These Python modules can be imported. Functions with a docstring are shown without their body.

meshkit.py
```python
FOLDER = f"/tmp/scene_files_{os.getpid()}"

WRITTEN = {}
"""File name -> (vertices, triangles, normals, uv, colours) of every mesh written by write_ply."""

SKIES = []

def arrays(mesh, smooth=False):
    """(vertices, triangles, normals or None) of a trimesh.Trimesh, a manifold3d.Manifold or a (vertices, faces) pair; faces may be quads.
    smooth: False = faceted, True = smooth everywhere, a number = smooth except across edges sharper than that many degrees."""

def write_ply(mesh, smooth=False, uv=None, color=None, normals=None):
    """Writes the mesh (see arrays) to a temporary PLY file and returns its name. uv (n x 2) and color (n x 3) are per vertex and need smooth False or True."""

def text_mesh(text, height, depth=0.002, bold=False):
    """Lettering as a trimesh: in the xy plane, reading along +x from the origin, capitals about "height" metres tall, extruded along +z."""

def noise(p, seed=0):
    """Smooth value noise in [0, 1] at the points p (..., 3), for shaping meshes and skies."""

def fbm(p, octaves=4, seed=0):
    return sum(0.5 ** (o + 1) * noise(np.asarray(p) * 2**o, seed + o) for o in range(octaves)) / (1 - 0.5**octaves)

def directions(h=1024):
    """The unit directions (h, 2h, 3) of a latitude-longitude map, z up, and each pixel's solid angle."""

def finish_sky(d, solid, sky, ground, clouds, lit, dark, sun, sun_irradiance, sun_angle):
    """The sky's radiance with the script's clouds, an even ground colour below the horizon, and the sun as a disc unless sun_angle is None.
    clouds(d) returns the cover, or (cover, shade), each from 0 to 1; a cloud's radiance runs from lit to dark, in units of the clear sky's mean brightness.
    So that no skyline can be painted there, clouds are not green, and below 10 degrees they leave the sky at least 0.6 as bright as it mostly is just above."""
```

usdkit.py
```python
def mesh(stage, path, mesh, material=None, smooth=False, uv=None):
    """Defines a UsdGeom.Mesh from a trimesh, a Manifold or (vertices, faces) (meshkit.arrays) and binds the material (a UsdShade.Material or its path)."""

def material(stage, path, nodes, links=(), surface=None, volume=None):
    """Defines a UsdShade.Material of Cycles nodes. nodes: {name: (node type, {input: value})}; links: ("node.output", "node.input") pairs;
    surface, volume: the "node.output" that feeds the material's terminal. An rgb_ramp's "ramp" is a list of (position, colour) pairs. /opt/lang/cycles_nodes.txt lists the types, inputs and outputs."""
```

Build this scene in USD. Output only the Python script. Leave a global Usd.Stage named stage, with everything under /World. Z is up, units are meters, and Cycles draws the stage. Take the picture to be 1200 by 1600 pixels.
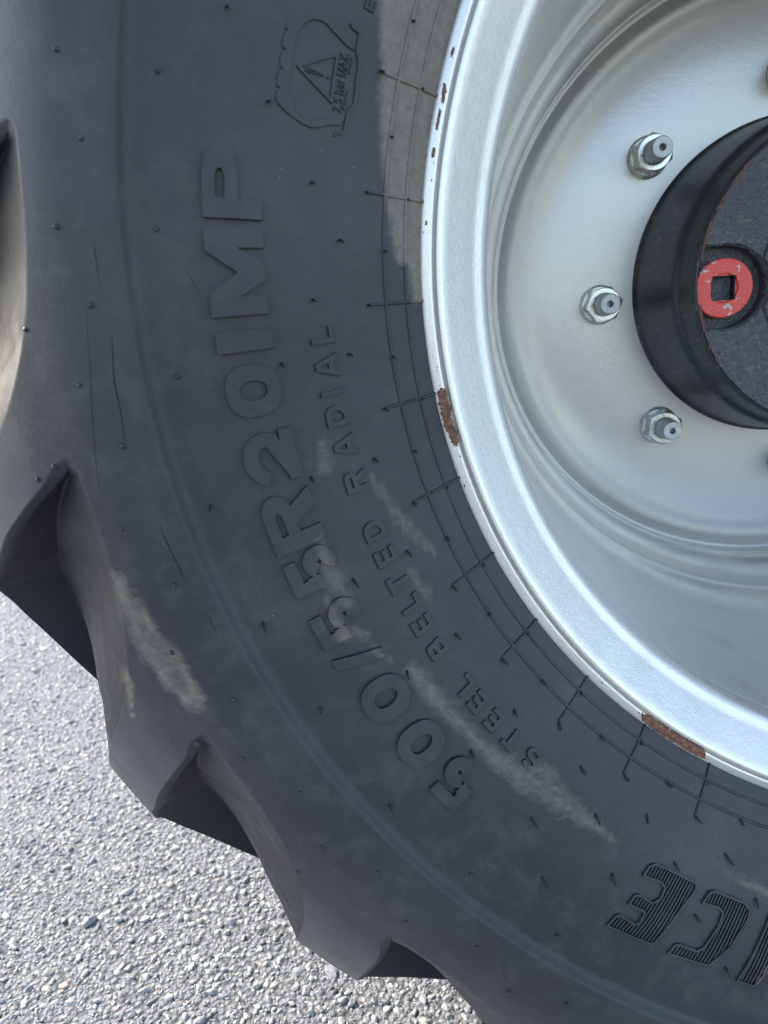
import math, random
import numpy as np
import trimesh, shapely, manifold3d
from shapely.geometry import Polygon, LineString, Point, box
from shapely import affinity
from shapely.ops import unary_union
from scipy.interpolate import PchipInterpolator
import usdkit, meshkit
from pxr import Usd, UsdGeom, UsdLux, UsdShade, Gf, Sdf, Vt

rng = np.random.default_rng(7)
stage = Usd.Stage.CreateInMemory()
UsdGeom.SetStageUpAxis(stage, UsdGeom.Tokens.z)
UsdGeom.SetStageMetersPerUnit(stage, 1.0)
UsdGeom.Xform.Define(stage, '/World')
UsdGeom.Scope.Define(stage, '/World/Looks')
MM = 0.001
AXLE_H = 0.520                                   # height of the axle over the ground

# ------------------------------------------------------------------ camera
CAM = (-0.27593, -0.56617, AXLE_H - 0.03156); YAW = -0.040623; PITCH = -0.260716
EXPOSURE = 2.0
cam = UsdGeom.Camera.Define(stage, '/World/camera')
f = Gf.Vec3d(math.sin(YAW) * math.cos(PITCH), math.cos(YAW) * math.cos(PITCH), math.sin(PITCH))
M = Gf.Matrix4d(); M.SetLookAt(Gf.Vec3d(*CAM), Gf.Vec3d(*CAM) + f, Gf.Vec3d(0, 0, 1))
cam.AddTransformOp().Set(M.GetInverse())
cam.CreateHorizontalApertureAttr(7.35); cam.CreateVerticalApertureAttr(9.8)
cam.CreateFocalLengthAttr(7.35 * 1110 / 1200)
cam.CreateClippingRangeAttr(Gf.Vec2f(0.01, 500))
cam.CreateFStopAttr(2.8); cam.CreateFocusDistanceAttr(0.37)
cam.CreateExposureAttr(EXPOSURE)

# ------------------------------------------------------------------ sky and sun
SUN = np.array([-0.70, 0.42, 0.58]); SUN /= np.linalg.norm(SUN)
CLOUD = (2.2, 2.35, 2.65)
SKY_STRENGTH, SUN_INTENSITY = 0.15, 1.0
elev, rot = math.asin(SUN[2]), math.atan2(SUN[0], SUN[1])
sky_m = usdkit.material(stage, '/World/Looks/sky_air', {
    'sky': ('sky_texture', {'sky_type': 'single_scattering', 'sun_disc': False, 'sun_elevation': elev, 'sun_rotation': rot,
                            'altitude': 200.0, 'air_density': 1.0, 'aerosol_density': 1.2, 'ozone_density': 0.3}),
    'tc': ('texture_coordinate', {}), 'mp': ('mapping', {'scale': (1.0, 1.0, 2.2)}), 'n': ('noise_texture', {'scale': 2.3, 'detail': 7, 'roughness': 0.58, 'distortion': 0.4}),
    'cover': ('rgb_ramp', {'ramp': [(0.56, (0, 0, 0)), (0.72, (0.5, 0.5, 0.5)), (0.85, (0.8, 0.8, 0.8))]}),
    'mix': ('mix', {'mix_type': 'mix', 'color2': CLOUD}),
    'bg': ('background_shader', {'strength': SKY_STRENGTH})},
    [('tc.generated', 'mp.vector'), ('mp.vector', 'n.vector'), ('n.fac', 'cover.fac'), ('cover.color', 'mix.fac'), ('sky.color', 'mix.color1'), ('mix.color', 'bg.color')], surface='bg.background')
sky = UsdLux.DomeLight.Define(stage, '/World/sky')
UsdShade.MaterialBindingAPI.Apply(sky.GetPrim()).Bind(sky_m)
sun = UsdLux.DistantLight.Define(stage, '/World/sun')
sun.CreateIntensityAttr(SUN_INTENSITY); sun.CreateAngleAttr(0.53); sun.CreateNormalizeAttr(True)
sun.CreateColorAttr(Gf.Vec3f(1.0, 0.965, 0.91))
M = Gf.Matrix4d(); M.SetLookAt(Gf.Vec3d(*(SUN * 10)), Gf.Vec3d(0, 0, 0), Gf.Vec3d(0, 0, 1))
sun.AddTransformOp().Set(M.GetInverse())

# ------------------------------------------------------------------ naming helpers
used = {}
def numbered(parent, name):
    k = used.get((parent, name), 0); used[(parent, name)] = k + 1
    return f'{parent}/{name}' + (f'_{k:03d}' if k else '')
def keys(prim, **kw):
    for k, v in kw.items():
        if v: prim.SetCustomDataByKey(k, v)
def thing(name, parent='/World', loc=(0, 0, 0), **kw):
    x = UsdGeom.Xform.Define(stage, numbered(parent, name))
    if any(loc): x.AddTranslateOp().Set(Gf.Vec3d(*loc))
    keys(x.GetPrim(), **kw); return str(x.GetPath())
def obj(name, v, faces, mat, parent, normals=None, smooth=False, dust=None, bloom_shade=None, **kw):
    """one Mesh prim; v in millimetres in the wheel's frame"""
    path = numbered(parent, name)
    v = np.asarray(v, float) * MM; faces = np.asarray(faces, int)
    if normals is None and smooth is not False:
        m = usdkit.mesh(stage, path, (v, faces), mat, smooth=smooth)
    else:
        m = usdkit.mesh(stage, path, (v, faces), mat)
        if normals is not None:
            m.CreateNormalsAttr(Vt.Vec3fArray.FromNumpy(normals.astype(np.float32))); m.SetNormalsInterpolation('vertex')
    if dust is not None:
        UsdGeom.PrimvarsAPI(m).CreatePrimvar('dust', Sdf.ValueTypeNames.FloatArray, 'vertex').Set(Vt.FloatArray.FromNumpy(dust.astype(np.float32)))
    if dust is not None:
        b = np.ones(len(v)) if bloom_shade is None else bloom_shade
        UsdGeom.PrimvarsAPI(m).CreatePrimvar('bloom_shade', Sdf.ValueTypeNames.FloatArray, 'vertex').Set(Vt.FloatArray.FromNumpy(b.astype(np.float32)))
    keys(m.GetPrim(), **kw)
    return str(path)
def tri(f):
    f = np.asarray(f, int); return np.vstack([f[:, [0, 1, 2]], f[:, [0, 2, 3]]])
def vnormals(v, f):
    n = np.zeros_like(v); c = np.cross(v[f[:, 1]] - v[f[:, 0]], v[f[:, 2]] - v[f[:, 0]])
    for k in range(3): np.add.at(n, f[:, k], c)
    return n / np.maximum(np.linalg.norm(n, axis=1, keepdims=True), 1e-12)
def polar(R, a, y):
    a = np.radians(a); return np.stack([R * np.cos(a), np.asarray(y) + 0 * R, R * np.sin(a)], -1)
def revolve(profile, n=720, closed=True):
    """profile: (R, y) points; returns v, f of the surface of revolution about the axle, facing out when the profile runs clockwise in (R, y)"""
    P = np.asarray(profile, float); m = len(P); a = np.arange(n) * 360.0 / n
    v = polar(np.repeat(P[None, :, 0], n, 0), a[:, None], np.repeat(P[None, :, 1], n, 0)).reshape(-1, 3)
    i, j = np.meshgrid(np.arange(n), np.arange(m if closed else m - 1), indexing='ij'); i, j = i.ravel(), j.ravel()
    i2, j2 = (i + 1) % n, (j + 1) % m
    f = tri(np.stack([i * m + j, i2 * m + j, i2 * m + j2, i * m + j2], 1))
    mesh = trimesh.Trimesh(v, f, process=False)
    if closed and mesh.volume < 0: f = f[:, ::-1]
    return v, f

# ------------------------------------------------------------------ materials
L = '/World/Looks/'
def noise(scale, detail=4, rough=0.6, dist=0.0): return ('noise_texture', {'scale': scale, 'detail': detail, 'roughness': rough, 'distortion': dist})
def ramp(*stops): return ('rgb_ramp', {'ramp': [(p, (c, c, c) if np.ndim(c) == 0 else c) for p, c in stops]})

def rubber_mat(name, round_):
  return usdkit.material(stage, L + name, {
    'geo': ('geometry', {}), 'att': ('attribute', {'attribute': 'dust'}), 'bsh': ('attribute', {'attribute': 'bloom_shade'}), 'shade_mix': ('mix', {'mix_type': 'mix', 'color1': (0.016, 0.016, 0.018)}),  # near-black mixed in at low values: shade painted into the tread pockets
    'n1': noise(9, 5, 0.65), 'n2': noise(330, 6, 0.75), 'n3': noise(1400, 3, 0.6), 'n4': noise(70, 8, 0.74, 0.3),
    'r1': ramp((0.3, (0.014, 0.0138, 0.0155)), (0.55, (0.021, 0.0207, 0.0225)), (0.75, (0.034, 0.033, 0.034))),
    'film': ramp((0.50, 0.0), (0.8, 0.35)),
    'filmmix': ('mix', {'mix_type': 'mix', 'color2': (0.078, 0.073, 0.066)}),
    'd1': ('math', {'math_type': 'multiply_add', 'value2': 0.8, 'value3': -0.4}),
    'd2': ('math', {'math_type': 'add'}), 'dn': ('math', {'math_type': 'multiply_add', 'value2': 1.1, 'value3': -0.55}),
    'd3': ('math', {'math_type': 'add'}),
    'dr': ramp((0.10, 0.0), (0.50, 0.18), (1.0, 0.46)),
    'gate': ('math', {'math_type': 'multiply'}), 'g0': ('math', {'math_type': 'multiply', 'value2': 9.0, 'use_clamp': True}),
    'dustcol': ramp((0.3, (0.15, 0.122, 0.09)), (0.7, (0.27, 0.228, 0.175))),
    'mixd': ('mix', {'mix_type': 'mix'}),
    'vor': ('voronoi_texture', {'scale': 260.0}), 'spk': ramp((0.035, 1.0), (0.06, 0.0)),
    'spg': ramp((0.58, 0.0), (0.66, 0.8)), 'spm': ('math', {'math_type': 'multiply'}),
    'mixs': ('mix', {'mix_type': 'mix', 'color2': (0.42, 0.42, 0.42)}),
    'rr': ramp((0.3, 0.27), (0.7, 0.48)), 'radd': ('math', {'math_type': 'multiply_add', 'value2': 0.3}),
    'bev': ('bevel', {'radius': round_, 'samples': 8}),
    'hadd': ('math', {'math_type': 'multiply_add', 'value2': 0.35}),
    'bump': ('bump', {'strength': 0.35, 'distance': 0.0006}),
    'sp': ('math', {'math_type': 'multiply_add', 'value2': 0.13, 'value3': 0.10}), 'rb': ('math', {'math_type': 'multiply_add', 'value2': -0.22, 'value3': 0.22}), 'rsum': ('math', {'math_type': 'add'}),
    'smap': ('mapping', {'rotation': (0.0, 0.62, 0.0), 'scale': (0.4, 1.0, 1.0)}), 'ns': noise(420, 5, 0.7),
    'p': ('principled_bsdf', {})},
    [('geo.position', f'{k}.vector') for k in ('n1', 'n2', 'n3', 'n4', 'vor')] + [
     ('n1.fac', 'r1.fac'), ('n4.fac', 'film.fac'), ('film.color', 'filmmix.fac'), ('r1.color', 'filmmix.color1'), ('bsh.fac', 'shade_mix.fac'), ('filmmix.color', 'shade_mix.color2'),
     ('n4.fac', 'd1.value1'), ('ns.fac', 'dn.value1'), ('d1.value', 'd2.value1'), ('att.fac', 'd2.value2'), ('d2.value', 'd3.value1'), ('dn.value', 'd3.value2'),
     ('d3.value', 'dr.fac'), ('att.fac', 'g0.value1'), ('g0.value', 'gate.value1'), ('dr.color', 'gate.value2'),
     ('n2.fac', 'dustcol.fac'), ('gate.value', 'mixd.fac'), ('shade_mix.color', 'mixd.color1'), ('dustcol.color', 'mixd.color2'),
     ('vor.distance', 'spk.fac'), ('n1.fac', 'spg.fac'), ('spk.color', 'spm.value1'), ('spg.color', 'spm.value2'),
     ('spm.value', 'mixs.fac'), ('mixd.color', 'mixs.color1'), ('mixs.color', 'p.base_color'),
     ('n4.fac', 'rr.fac'), ('gate.value', 'radd.value1'), ('rr.color', 'radd.value3'), ('bsh.fac', 'sp.value1'), ('sp.value', 'p.specular_ior_level'), ('bsh.fac', 'rb.value1'), ('rb.value', 'rsum.value1'), ('radd.value', 'rsum.value2'), ('rsum.value', 'p.roughness'), ('geo.position', 'smap.vector'), ('smap.vector', 'ns.vector'),
     ('n3.fac', 'hadd.value1'), ('n2.fac', 'hadd.value3'), ('hadd.value', 'bump.height'), ('bev.bevel', 'bump.normal'), ('bump.normal', 'p.normal')],
    surface='p.BSDF')
rubber, tyre_rubber = rubber_mat('moulded_rubber', 0.0005), rubber_mat('weathered_rubber', 0.0022)
crack_m = usdkit.material(stage, L + 'crack_black', {'n': noise(900), 'r': ramp((0.3, 0.004), (0.7, 0.010)), 'p': ('principled_bsdf', {'roughness': 0.9, 'specular_ior_level': 0.1})},
                          [('n.fac', 'r.fac'), ('r.color', 'p.base_color')], surface='p.BSDF')

def silver(name, base, rough, metal, flake=0.25, coat=0.0, grime=(0.30, 0.29, 0.27), grime_at=(0.55, 0.80)):
    return usdkit.material(stage, L + name, {
        'geo': ('geometry', {}), 'nf': noise(2600, 2, 0.5), 'no': noise(420, 3, 0.55), 'ng': noise(26, 5, 0.65), 'nl': noise(6, 3, 0.5),
        'rg': ramp((grime_at[0], 0.0), (grime_at[1], 0.45)), 'rf': ramp((0.3, tuple(0.82 * np.array(base))), (0.7, tuple(1.1 * np.array(base)))),
        'mix': ('mix', {'mix_type': 'mix', 'color2': grime}),
        'rr': ramp((0.3, rough - 0.05), (0.7, rough + 0.07)),
        'bev': ('bevel', {'radius': 0.0012, 'samples': 6}),
        'bf': ('bump', {'strength': flake, 'distance': 0.0002}), 'bo': ('bump', {'strength': 0.25, 'distance': 0.0004}),
        'p': ('principled_bsdf', {'metallic': metal, 'coat_weight': coat, 'coat_roughness': 0.12})},
        [('geo.position', f'{k}.vector') for k in ('nf', 'no', 'ng', 'nl')] + [
         ('nf.fac', 'rf.fac'), ('rf.color', 'mix.color1'), ('ng.fac', 'rg.fac'), ('rg.color', 'mix.fac'), ('mix.color', 'p.base_color'),
         ('nl.fac', 'rr.fac'), ('rr.color', 'p.roughness'), ('no.fac', 'bo.height'), ('bev.bevel', 'bo.normal'),
         ('nf.fac', 'bf.height'), ('bo.normal', 'bf.normal'), ('bf.normal', 'p.normal')], surface='p.BSDF')
rim_m = silver('silver_rim_paint', (0.60, 0.575, 0.54), 0.31, 0.72, 0.6, grime=(0.36, 0.31, 0.24))
barrel_m = silver('silver_barrel_paint', (0.64, 0.62, 0.585), 0.20, 0.75, 0.12, 0.1)
disc_m = silver('silver_disc_paint', (0.40, 0.385, 0.365), 0.30, 0.55, 0.15, 0.2)

rust_m = usdkit.material(stage, L + 'rust', {
    'geo': ('geometry', {}), 'n': noise(420, 6, 0.75), 'm': noise(1500, 3, 0.6),
    'r': ramp((0.30, (0.025, 0.012, 0.009)), (0.46, (0.085, 0.034, 0.020)), (0.60, (0.17, 0.070, 0.038)), (0.74, (0.36, 0.22, 0.14))),
    'b': ('bump', {'strength': 0.9, 'distance': 0.0006}), 'p': ('principled_bsdf', {'roughness': 0.85})},
    [('geo.position', 'n.vector'), ('geo.position', 'm.vector'), ('n.fac', 'r.fac'), ('r.color', 'p.base_color'), ('m.fac', 'b.height'), ('b.normal', 'p.normal')], surface='p.BSDF')

def ccw(poly): return np.array(shapely.geometry.polygon.orient(poly).exterior.coords)[:-1]
dark_rust = usdkit.material(stage, L + 'dark_rust', {'geo': ('geometry', {}), 'n': noise(500, 5, 0.7), 'r': ramp((0.35, (0.020, 0.010, 0.008)), (0.6, (0.10, 0.032, 0.020))), 'p': ('principled_bsdf', {'roughness': 0.8})}, [('geo.position', 'n.vector'), ('n.fac', 'r.fac'), ('r.color', 'p.base_color')], surface='p.BSDF')
def black_paint(name, cast):
    """glossy black paint; scratched on the turned drum, rough sand-cast on the cover"""
    n = {'geo': ('geometry', {}), 'big': noise(14, 4), 'map': ('mapping', {'scale': (1.0, 0.25, 1.0)}), 'sc': noise(300, 5, 0.72, 0.6), 'n': noise(300 if cast else 60, 3, 0.5),
         'r': ramp((0.56, 0.0), (0.68, 0.6)), 'rb': ramp((0.42, 0.0), (0.56, 1.0)), 'mm': ('math', {'math_type': 'multiply'}),
         'mix': ('mix', {'mix_type': 'mix', 'color1': (0.034, 0.034, 0.037) if cast else (0.007, 0.008, 0.011), 'color2': (0.16, 0.15, 0.135)}),
         'bev': ('bevel', {'radius': 0.0015, 'samples': 6}),
         'b': ('bump', {'strength': 1.0 if cast else 0.12, 'distance': 0.0040 if cast else 0.0005}),
         'p': ('principled_bsdf', {'roughness': 0.42 if cast else 0.34, 'specular_ior_level': 0.5 if cast else 0.4})}
    return usdkit.material(stage, L + name, n, [('geo.position', 'big.vector'), ('geo.position', 'map.vector'), ('map.vector', 'sc.vector'), ('geo.position', 'n.vector'),
        ('sc.fac', 'r.fac'), ('big.fac', 'rb.fac'), ('r.color', 'mm.value1'), ('rb.color', 'mm.value2'), ('mm.value', 'mix.fac'), ('mix.color', 'p.base_color'),
        ('n.fac', 'b.height'), ('bev.bevel', 'b.normal'), ('b.normal', 'p.normal')], surface='p.BSDF')
drum_m, cast_m = black_paint('black_drum_paint', False), black_paint('black_cast_paint', True)

red_m = usdkit.material(stage, L + 'chipped_red_paint', {
    'geo': ('geometry', {}), 'n': noise(190, 5, 0.6), 'w': noise(620, 3, 0.5, 1.8), 'r': ramp((0.615, 0.0), (0.63, 1.0)),
    'rc': ramp((0.3, (0.40, 0.030, 0.024)), (0.7, (0.52, 0.060, 0.048))),
    'mix': ('mix', {'mix_type': 'mix', 'color2': (0.30, 0.29, 0.28)}), 'b': ('bump', {'strength': 0.8, 'distance': 0.0008}),
    'p': ('principled_bsdf', {'roughness': 0.42})},
    [('geo.position', 'n.vector'), ('geo.position', 'w.vector'), ('n.fac', 'r.fac'), ('r.color', 'mix.fac'), ('w.fac', 'rc.fac'), ('rc.color', 'mix.color1'), ('mix.color', 'p.base_color'),
     ('w.fac', 'b.height'), ('b.normal', 'p.normal')], surface='p.BSDF')
def metal(name, col, rough, metal=1.0):
    return usdkit.material(stage, L + name, {'geo': ('geometry', {}), 'n': noise(330, 4, 0.65), 'r': ramp((0.3, tuple(0.6 * np.array(col))), (0.65, col)), 'rr': ramp((0.3, rough - .08), (0.7, rough + .12)),
        'bev': ('bevel', {'radius': 0.0006, 'samples': 4}), 'b': ('bump', {'strength': 0.25, 'distance': 0.0003}), 'p': ('principled_bsdf', {'metallic': metal})},
        [('geo.position', 'n.vector'), ('n.fac', 'r.fac'), ('r.color', 'p.base_color'), ('n.fac', 'rr.fac'), ('rr.color', 'p.roughness'), ('n.fac', 'b.height'), ('bev.bevel', 'b.normal'), ('b.normal', 'p.normal')], surface='p.BSDF')
zinc_m = metal('zinc_plate', (0.62, 0.62, 0.58), 0.30)
stud_m = metal('phosphated_steel', (0.42, 0.42, 0.41), 0.48, 0.6)
bright_m = metal('bare_steel', (0.7, 0.7, 0.7), 0.25)

# ------------------------------------------------------------------ the ground
asphalt = usdkit.material(stage, L + 'asphalt', {
    'geo': ('geometry', {}), 'v': ('voronoi_texture', {'scale': 240.0}), 'n': noise(60, 5, 0.7), 'big': noise(1.6, 4, 0.6),
    'rv': ramp((0.0, (0.15, 0.15, 0.148)), (0.45, (0.115, 0.115, 0.113)), (0.75, (0.045, 0.045, 0.046))), 'rc': ramp((0.3, 0.75), (0.7, 1.15)),
    'mul': ('mix', {'mix_type': 'multiply', 'fac': 1.0}), 'inv': ('math', {'math_type': 'multiply_add', 'value2': -1.0, 'value3': 1.0}),
    'b': ('bump', {'strength': 0.9, 'distance': 0.0025}), 'p': ('principled_bsdf', {'roughness': 0.85})},
    [('geo.position', f'{k}.vector') for k in ('v', 'n', 'big')] + [('v.distance', 'rv.fac'), ('big.fac', 'rc.fac'), ('rv.color', 'mul.color1'), ('rc.color', 'mul.color2'), ('mul.color', 'p.base_color'),
     ('v.distance', 'inv.value1'), ('inv.value', 'b.height'), ('b.normal', 'p.normal')], surface='p.BSDF')
def stone_mat(name, c0, c1, rough=0.55):
    return usdkit.material(stage, L + name, {'geo': ('geometry', {}), 'n': noise(110, 2, 0.5), 'g': noise(1500, 4, 0.7), 'r': ramp((0.32, c0), (0.68, c1)), 'rg': ramp((0.3, 0.7), (0.7, 1.2)),
        'mul': ('mix', {'mix_type': 'multiply', 'fac': 1.0}), 'b': ('bump', {'strength': 0.5, 'distance': 0.0006}), 'p': ('principled_bsdf', {'roughness': rough})},
        [('geo.position', 'n.vector'), ('geo.position', 'g.vector'), ('n.fac', 'r.fac'), ('g.fac', 'rg.fac'), ('r.color', 'mul.color1'), ('rg.color', 'mul.color2'), ('mul.color', 'p.base_color'), ('g.fac', 'b.height'), ('b.normal', 'p.normal')], surface='p.BSDF')
stone_mats = [stone_mat('light_stone', (0.15, 0.15, 0.15), (0.26, 0.26, 0.257)), stone_mat('grey_stone', (0.10, 0.103, 0.108), (0.19, 0.19, 0.195)),
              stone_mat('dark_stone', (0.05, 0.052, 0.058), (0.10, 0.10, 0.11)), stone_mat('pink_stone', (0.22, 0.15, 0.12), (0.28, 0.20, 0.17)), stone_mat('buff_stone', (0.20, 0.18, 0.145), (0.27, 0.25, 0.20))]
ground = thing('ground', label='sunlit grey asphalt with exposed pale aggregate stones', category='ground', kind='structure')
gv, gf = [], []
xs = np.concatenate([-np.geomspace(120, 2.2, 14), np.linspace(-2, 1.6, 10), np.geomspace(1.8, 120, 14)])
X, Y = np.meshgrid(xs, xs, indexing='ij'); nx = len(xs)
gv = np.stack([X, Y, 0 * X], -1).reshape(-1, 3) / MM
i, j = np.meshgrid(np.arange(nx - 1), np.arange(nx - 1), indexing='ij'); i, j = i.ravel(), j.ravel()
obj('asphalt_surface', gv, tri(np.stack([i * nx + j, (i + 1) * nx + j, (i + 1) * nx + j + 1, i * nx + j + 1], 1)), asphalt, ground)

def pebble(seed, sub=2):
    m = trimesh.creation.icosphere(subdivisions=sub, radius=0.5); v = np.array(m.vertices); r = np.random.default_rng(seed)
    for _ in range(9):                                                     # chip flat facets off
        n = r.normal(size=3); n /= np.linalg.norm(n); d = r.uniform(0.30, 0.44); s = v @ n
        v -= np.outer(np.maximum(s - d, 0) * 0.85, n)
    v *= 1 + 0.30 * (meshkit.noise(v * 6 + seed) - 0.5)[:, None] + 0.10 * (meshkit.noise(v * 15 + seed) - 0.5)[:, None]
    return v * [r.uniform(1.0, 1.45), r.uniform(0.75, 1.0), r.uniform(0.6, 0.85)], np.array(m.faces)
protos = [pebble(s) for s in range(10)]
def in_view(x, y, pad=0.0):
    """roughly where the ground shows past the tyre"""
    return (y > -0.42 - pad) & (y < 1.25 + pad) & (x < -0.10 + pad + 0.1 * np.maximum(y, 0)) & (x > -0.62 - 0.75 * (y + 0.2) - 0.35 - pad)
cells = []
def scatter(n, x0, x1, y0, y1, lo, hi):
    p = np.stack([rng.uniform(x0, x1, n), rng.uniform(y0, y1, n)], 1); p = p[in_view(p[:, 0], p[:, 1], 0.45 * rng.random(n) ** 1.5)]
    s = lo + (hi - lo) * rng.random(len(p)) ** 2.2
    return np.column_stack([p, s])
st = np.vstack([scatter(210000, -2.3, 0.3, -0.9, 1.8, 0.0034, 0.0080), scatter(640000, -2.3, 0.3, -0.9, 1.8, 0.0014, 0.0036), scatter(950, -2.3, 0.3, -0.9, 1.8, 0.009, 0.013)])
# thin out overlapping big ones
from scipy.spatial import cKDTree
order = np.argsort(-st[:, 2]); st = st[order]; big = st[st[:, 2] > 0.0035]; small = st[st[:, 2] <= 0.0035]
t = cKDTree(big[:, :2]); keep = np.ones(len(big), bool)
for a, b in t.query_pairs(0.011):
    if keep[a] and keep[b] and np.hypot(*(big[a, :2] - big[b, :2])) < 0.40 * (big[a, 2] + big[b, 2]): keep[max(a, b)] = False
st = np.vstack([big[keep], small])
kinds = rng.choice(5, len(st), p=[0.40, 0.45, 0.08, 0.02, 0.05]); shape = rng.integers(0, 10, len(st)); yaw = rng.uniform(0, 2 * np.pi, len(st))
tilt = rng.normal(0, 0.35, (len(st), 2))
camxy = np.array(CAM[:2]); axis2 = np.array([math.sin(YAW), math.cos(YAW)])
def quats(yaw, tilt):
    h = yaw / 2; q = np.stack([np.cos(h), 0 * h, 0 * h, np.sin(h)], 1); tx, ty = tilt[:, 0] / 2, tilt[:, 1] / 2
    a = np.stack([np.cos(tx), np.sin(tx), 0 * tx, 0 * tx], 1); b = np.stack([np.cos(ty), 0 * ty, np.sin(ty), 0 * ty], 1)
    def mul(p, q):
        w, x, y, z = p.T; W, X, Y, Z = q.T
        return np.stack([w*W - x*X - y*Y - z*Z, w*X + x*W + y*Z - z*Y, w*Y - x*Z + y*W + z*X, w*Z + x*Y - y*X + z*W], 1)
    return mul(q, mul(a, b))
Q = quats(yaw, tilt); Z = -st[:, 2] * rng.uniform(-0.02, 0.24, len(st))
d3 = np.sqrt(((st[:, :2] - camxy) ** 2).sum(1) + CAM[2] ** 2); show = st[:, 2] / d3
fx, fy = st[:, 0] - CAM[0], st[:, 1] - CAM[1]                              # nearest visible ones become parts of their own
dep = fx * f[0] + fy * f[1] - CAM[2] * f[2]; u = (fx * math.cos(YAW) - fy * math.sin(YAW)) / dep
w = -(fx * math.sin(YAW) * math.sin(PITCH) * -1 + fy * math.cos(YAW) * math.sin(PITCH) * -1 - CAM[2] * math.cos(PITCH)) / dep
vis = (np.abs(u) < 0.54) & (w < 0.722) & (np.hypot(st[:, 0], AXLE_H - 0.0) > 0.0) & (u < 0.16)
first = np.argsort(-(show * vis))[:300]; ismain = np.zeros(len(st), bool); ismain[first] = True
from scipy.spatial.transform import Rotation
for k in first:
    v, fc = protos[shape[k]]
    v = Rotation.from_quat(Q[k][[1, 2, 3, 0]]).apply(v * st[k, 2]) + [st[k, 0], st[k, 1], Z[k]]
    obj('stone', v / MM, fc, stone_mats[kinds[k]], ground, smooth=25)
pi = UsdGeom.PointInstancer.Define(stage, ground + '/aggregate'); keys(pi.GetPrim(), kind='stuff')
targets = []
lowp = [pebble(s, 1) for s in range(10)]
for kd in range(5):
    for s in range(10):
        pth = f'{ground}/aggregate/pebbles/pebble_{kd * 10 + s:03d}'
        if kd == 0 and s == 0: UsdGeom.Scope.Define(stage, ground + '/aggregate/pebbles')
        usdkit.mesh(stage, pth, lowp[s], stone_mats[kd]); targets.append(pth)
pi.CreatePrototypesRel().SetTargets([Sdf.Path(x) for x in targets])
o = ~ismain
pi.CreateProtoIndicesAttr(Vt.IntArray.FromNumpy((kinds * 10 + shape)[o].astype(np.int32)))
pi.CreatePositionsAttr(Vt.Vec3fArray.FromNumpy(np.column_stack([st[:, :2], Z])[o].astype(np.float32)))
pi.CreateScalesAttr(Vt.Vec3fArray.FromNumpy(np.repeat(st[o, 2:3], 3, 1).astype(np.float32)))
pi.CreateOrientationsAttr(Vt.QuathArray([Gf.Quath(*map(float, q)) for q in Q[o]]))

# ------------------------------------------------------------------ the wheel
wheel = thing('wheel', loc=(0, 0, AXLE_H), label='large black farm tyre on a silver steel rim with a black hub', category='wheel')
YC = -47.0                                            # middle plane of the tyre
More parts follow.
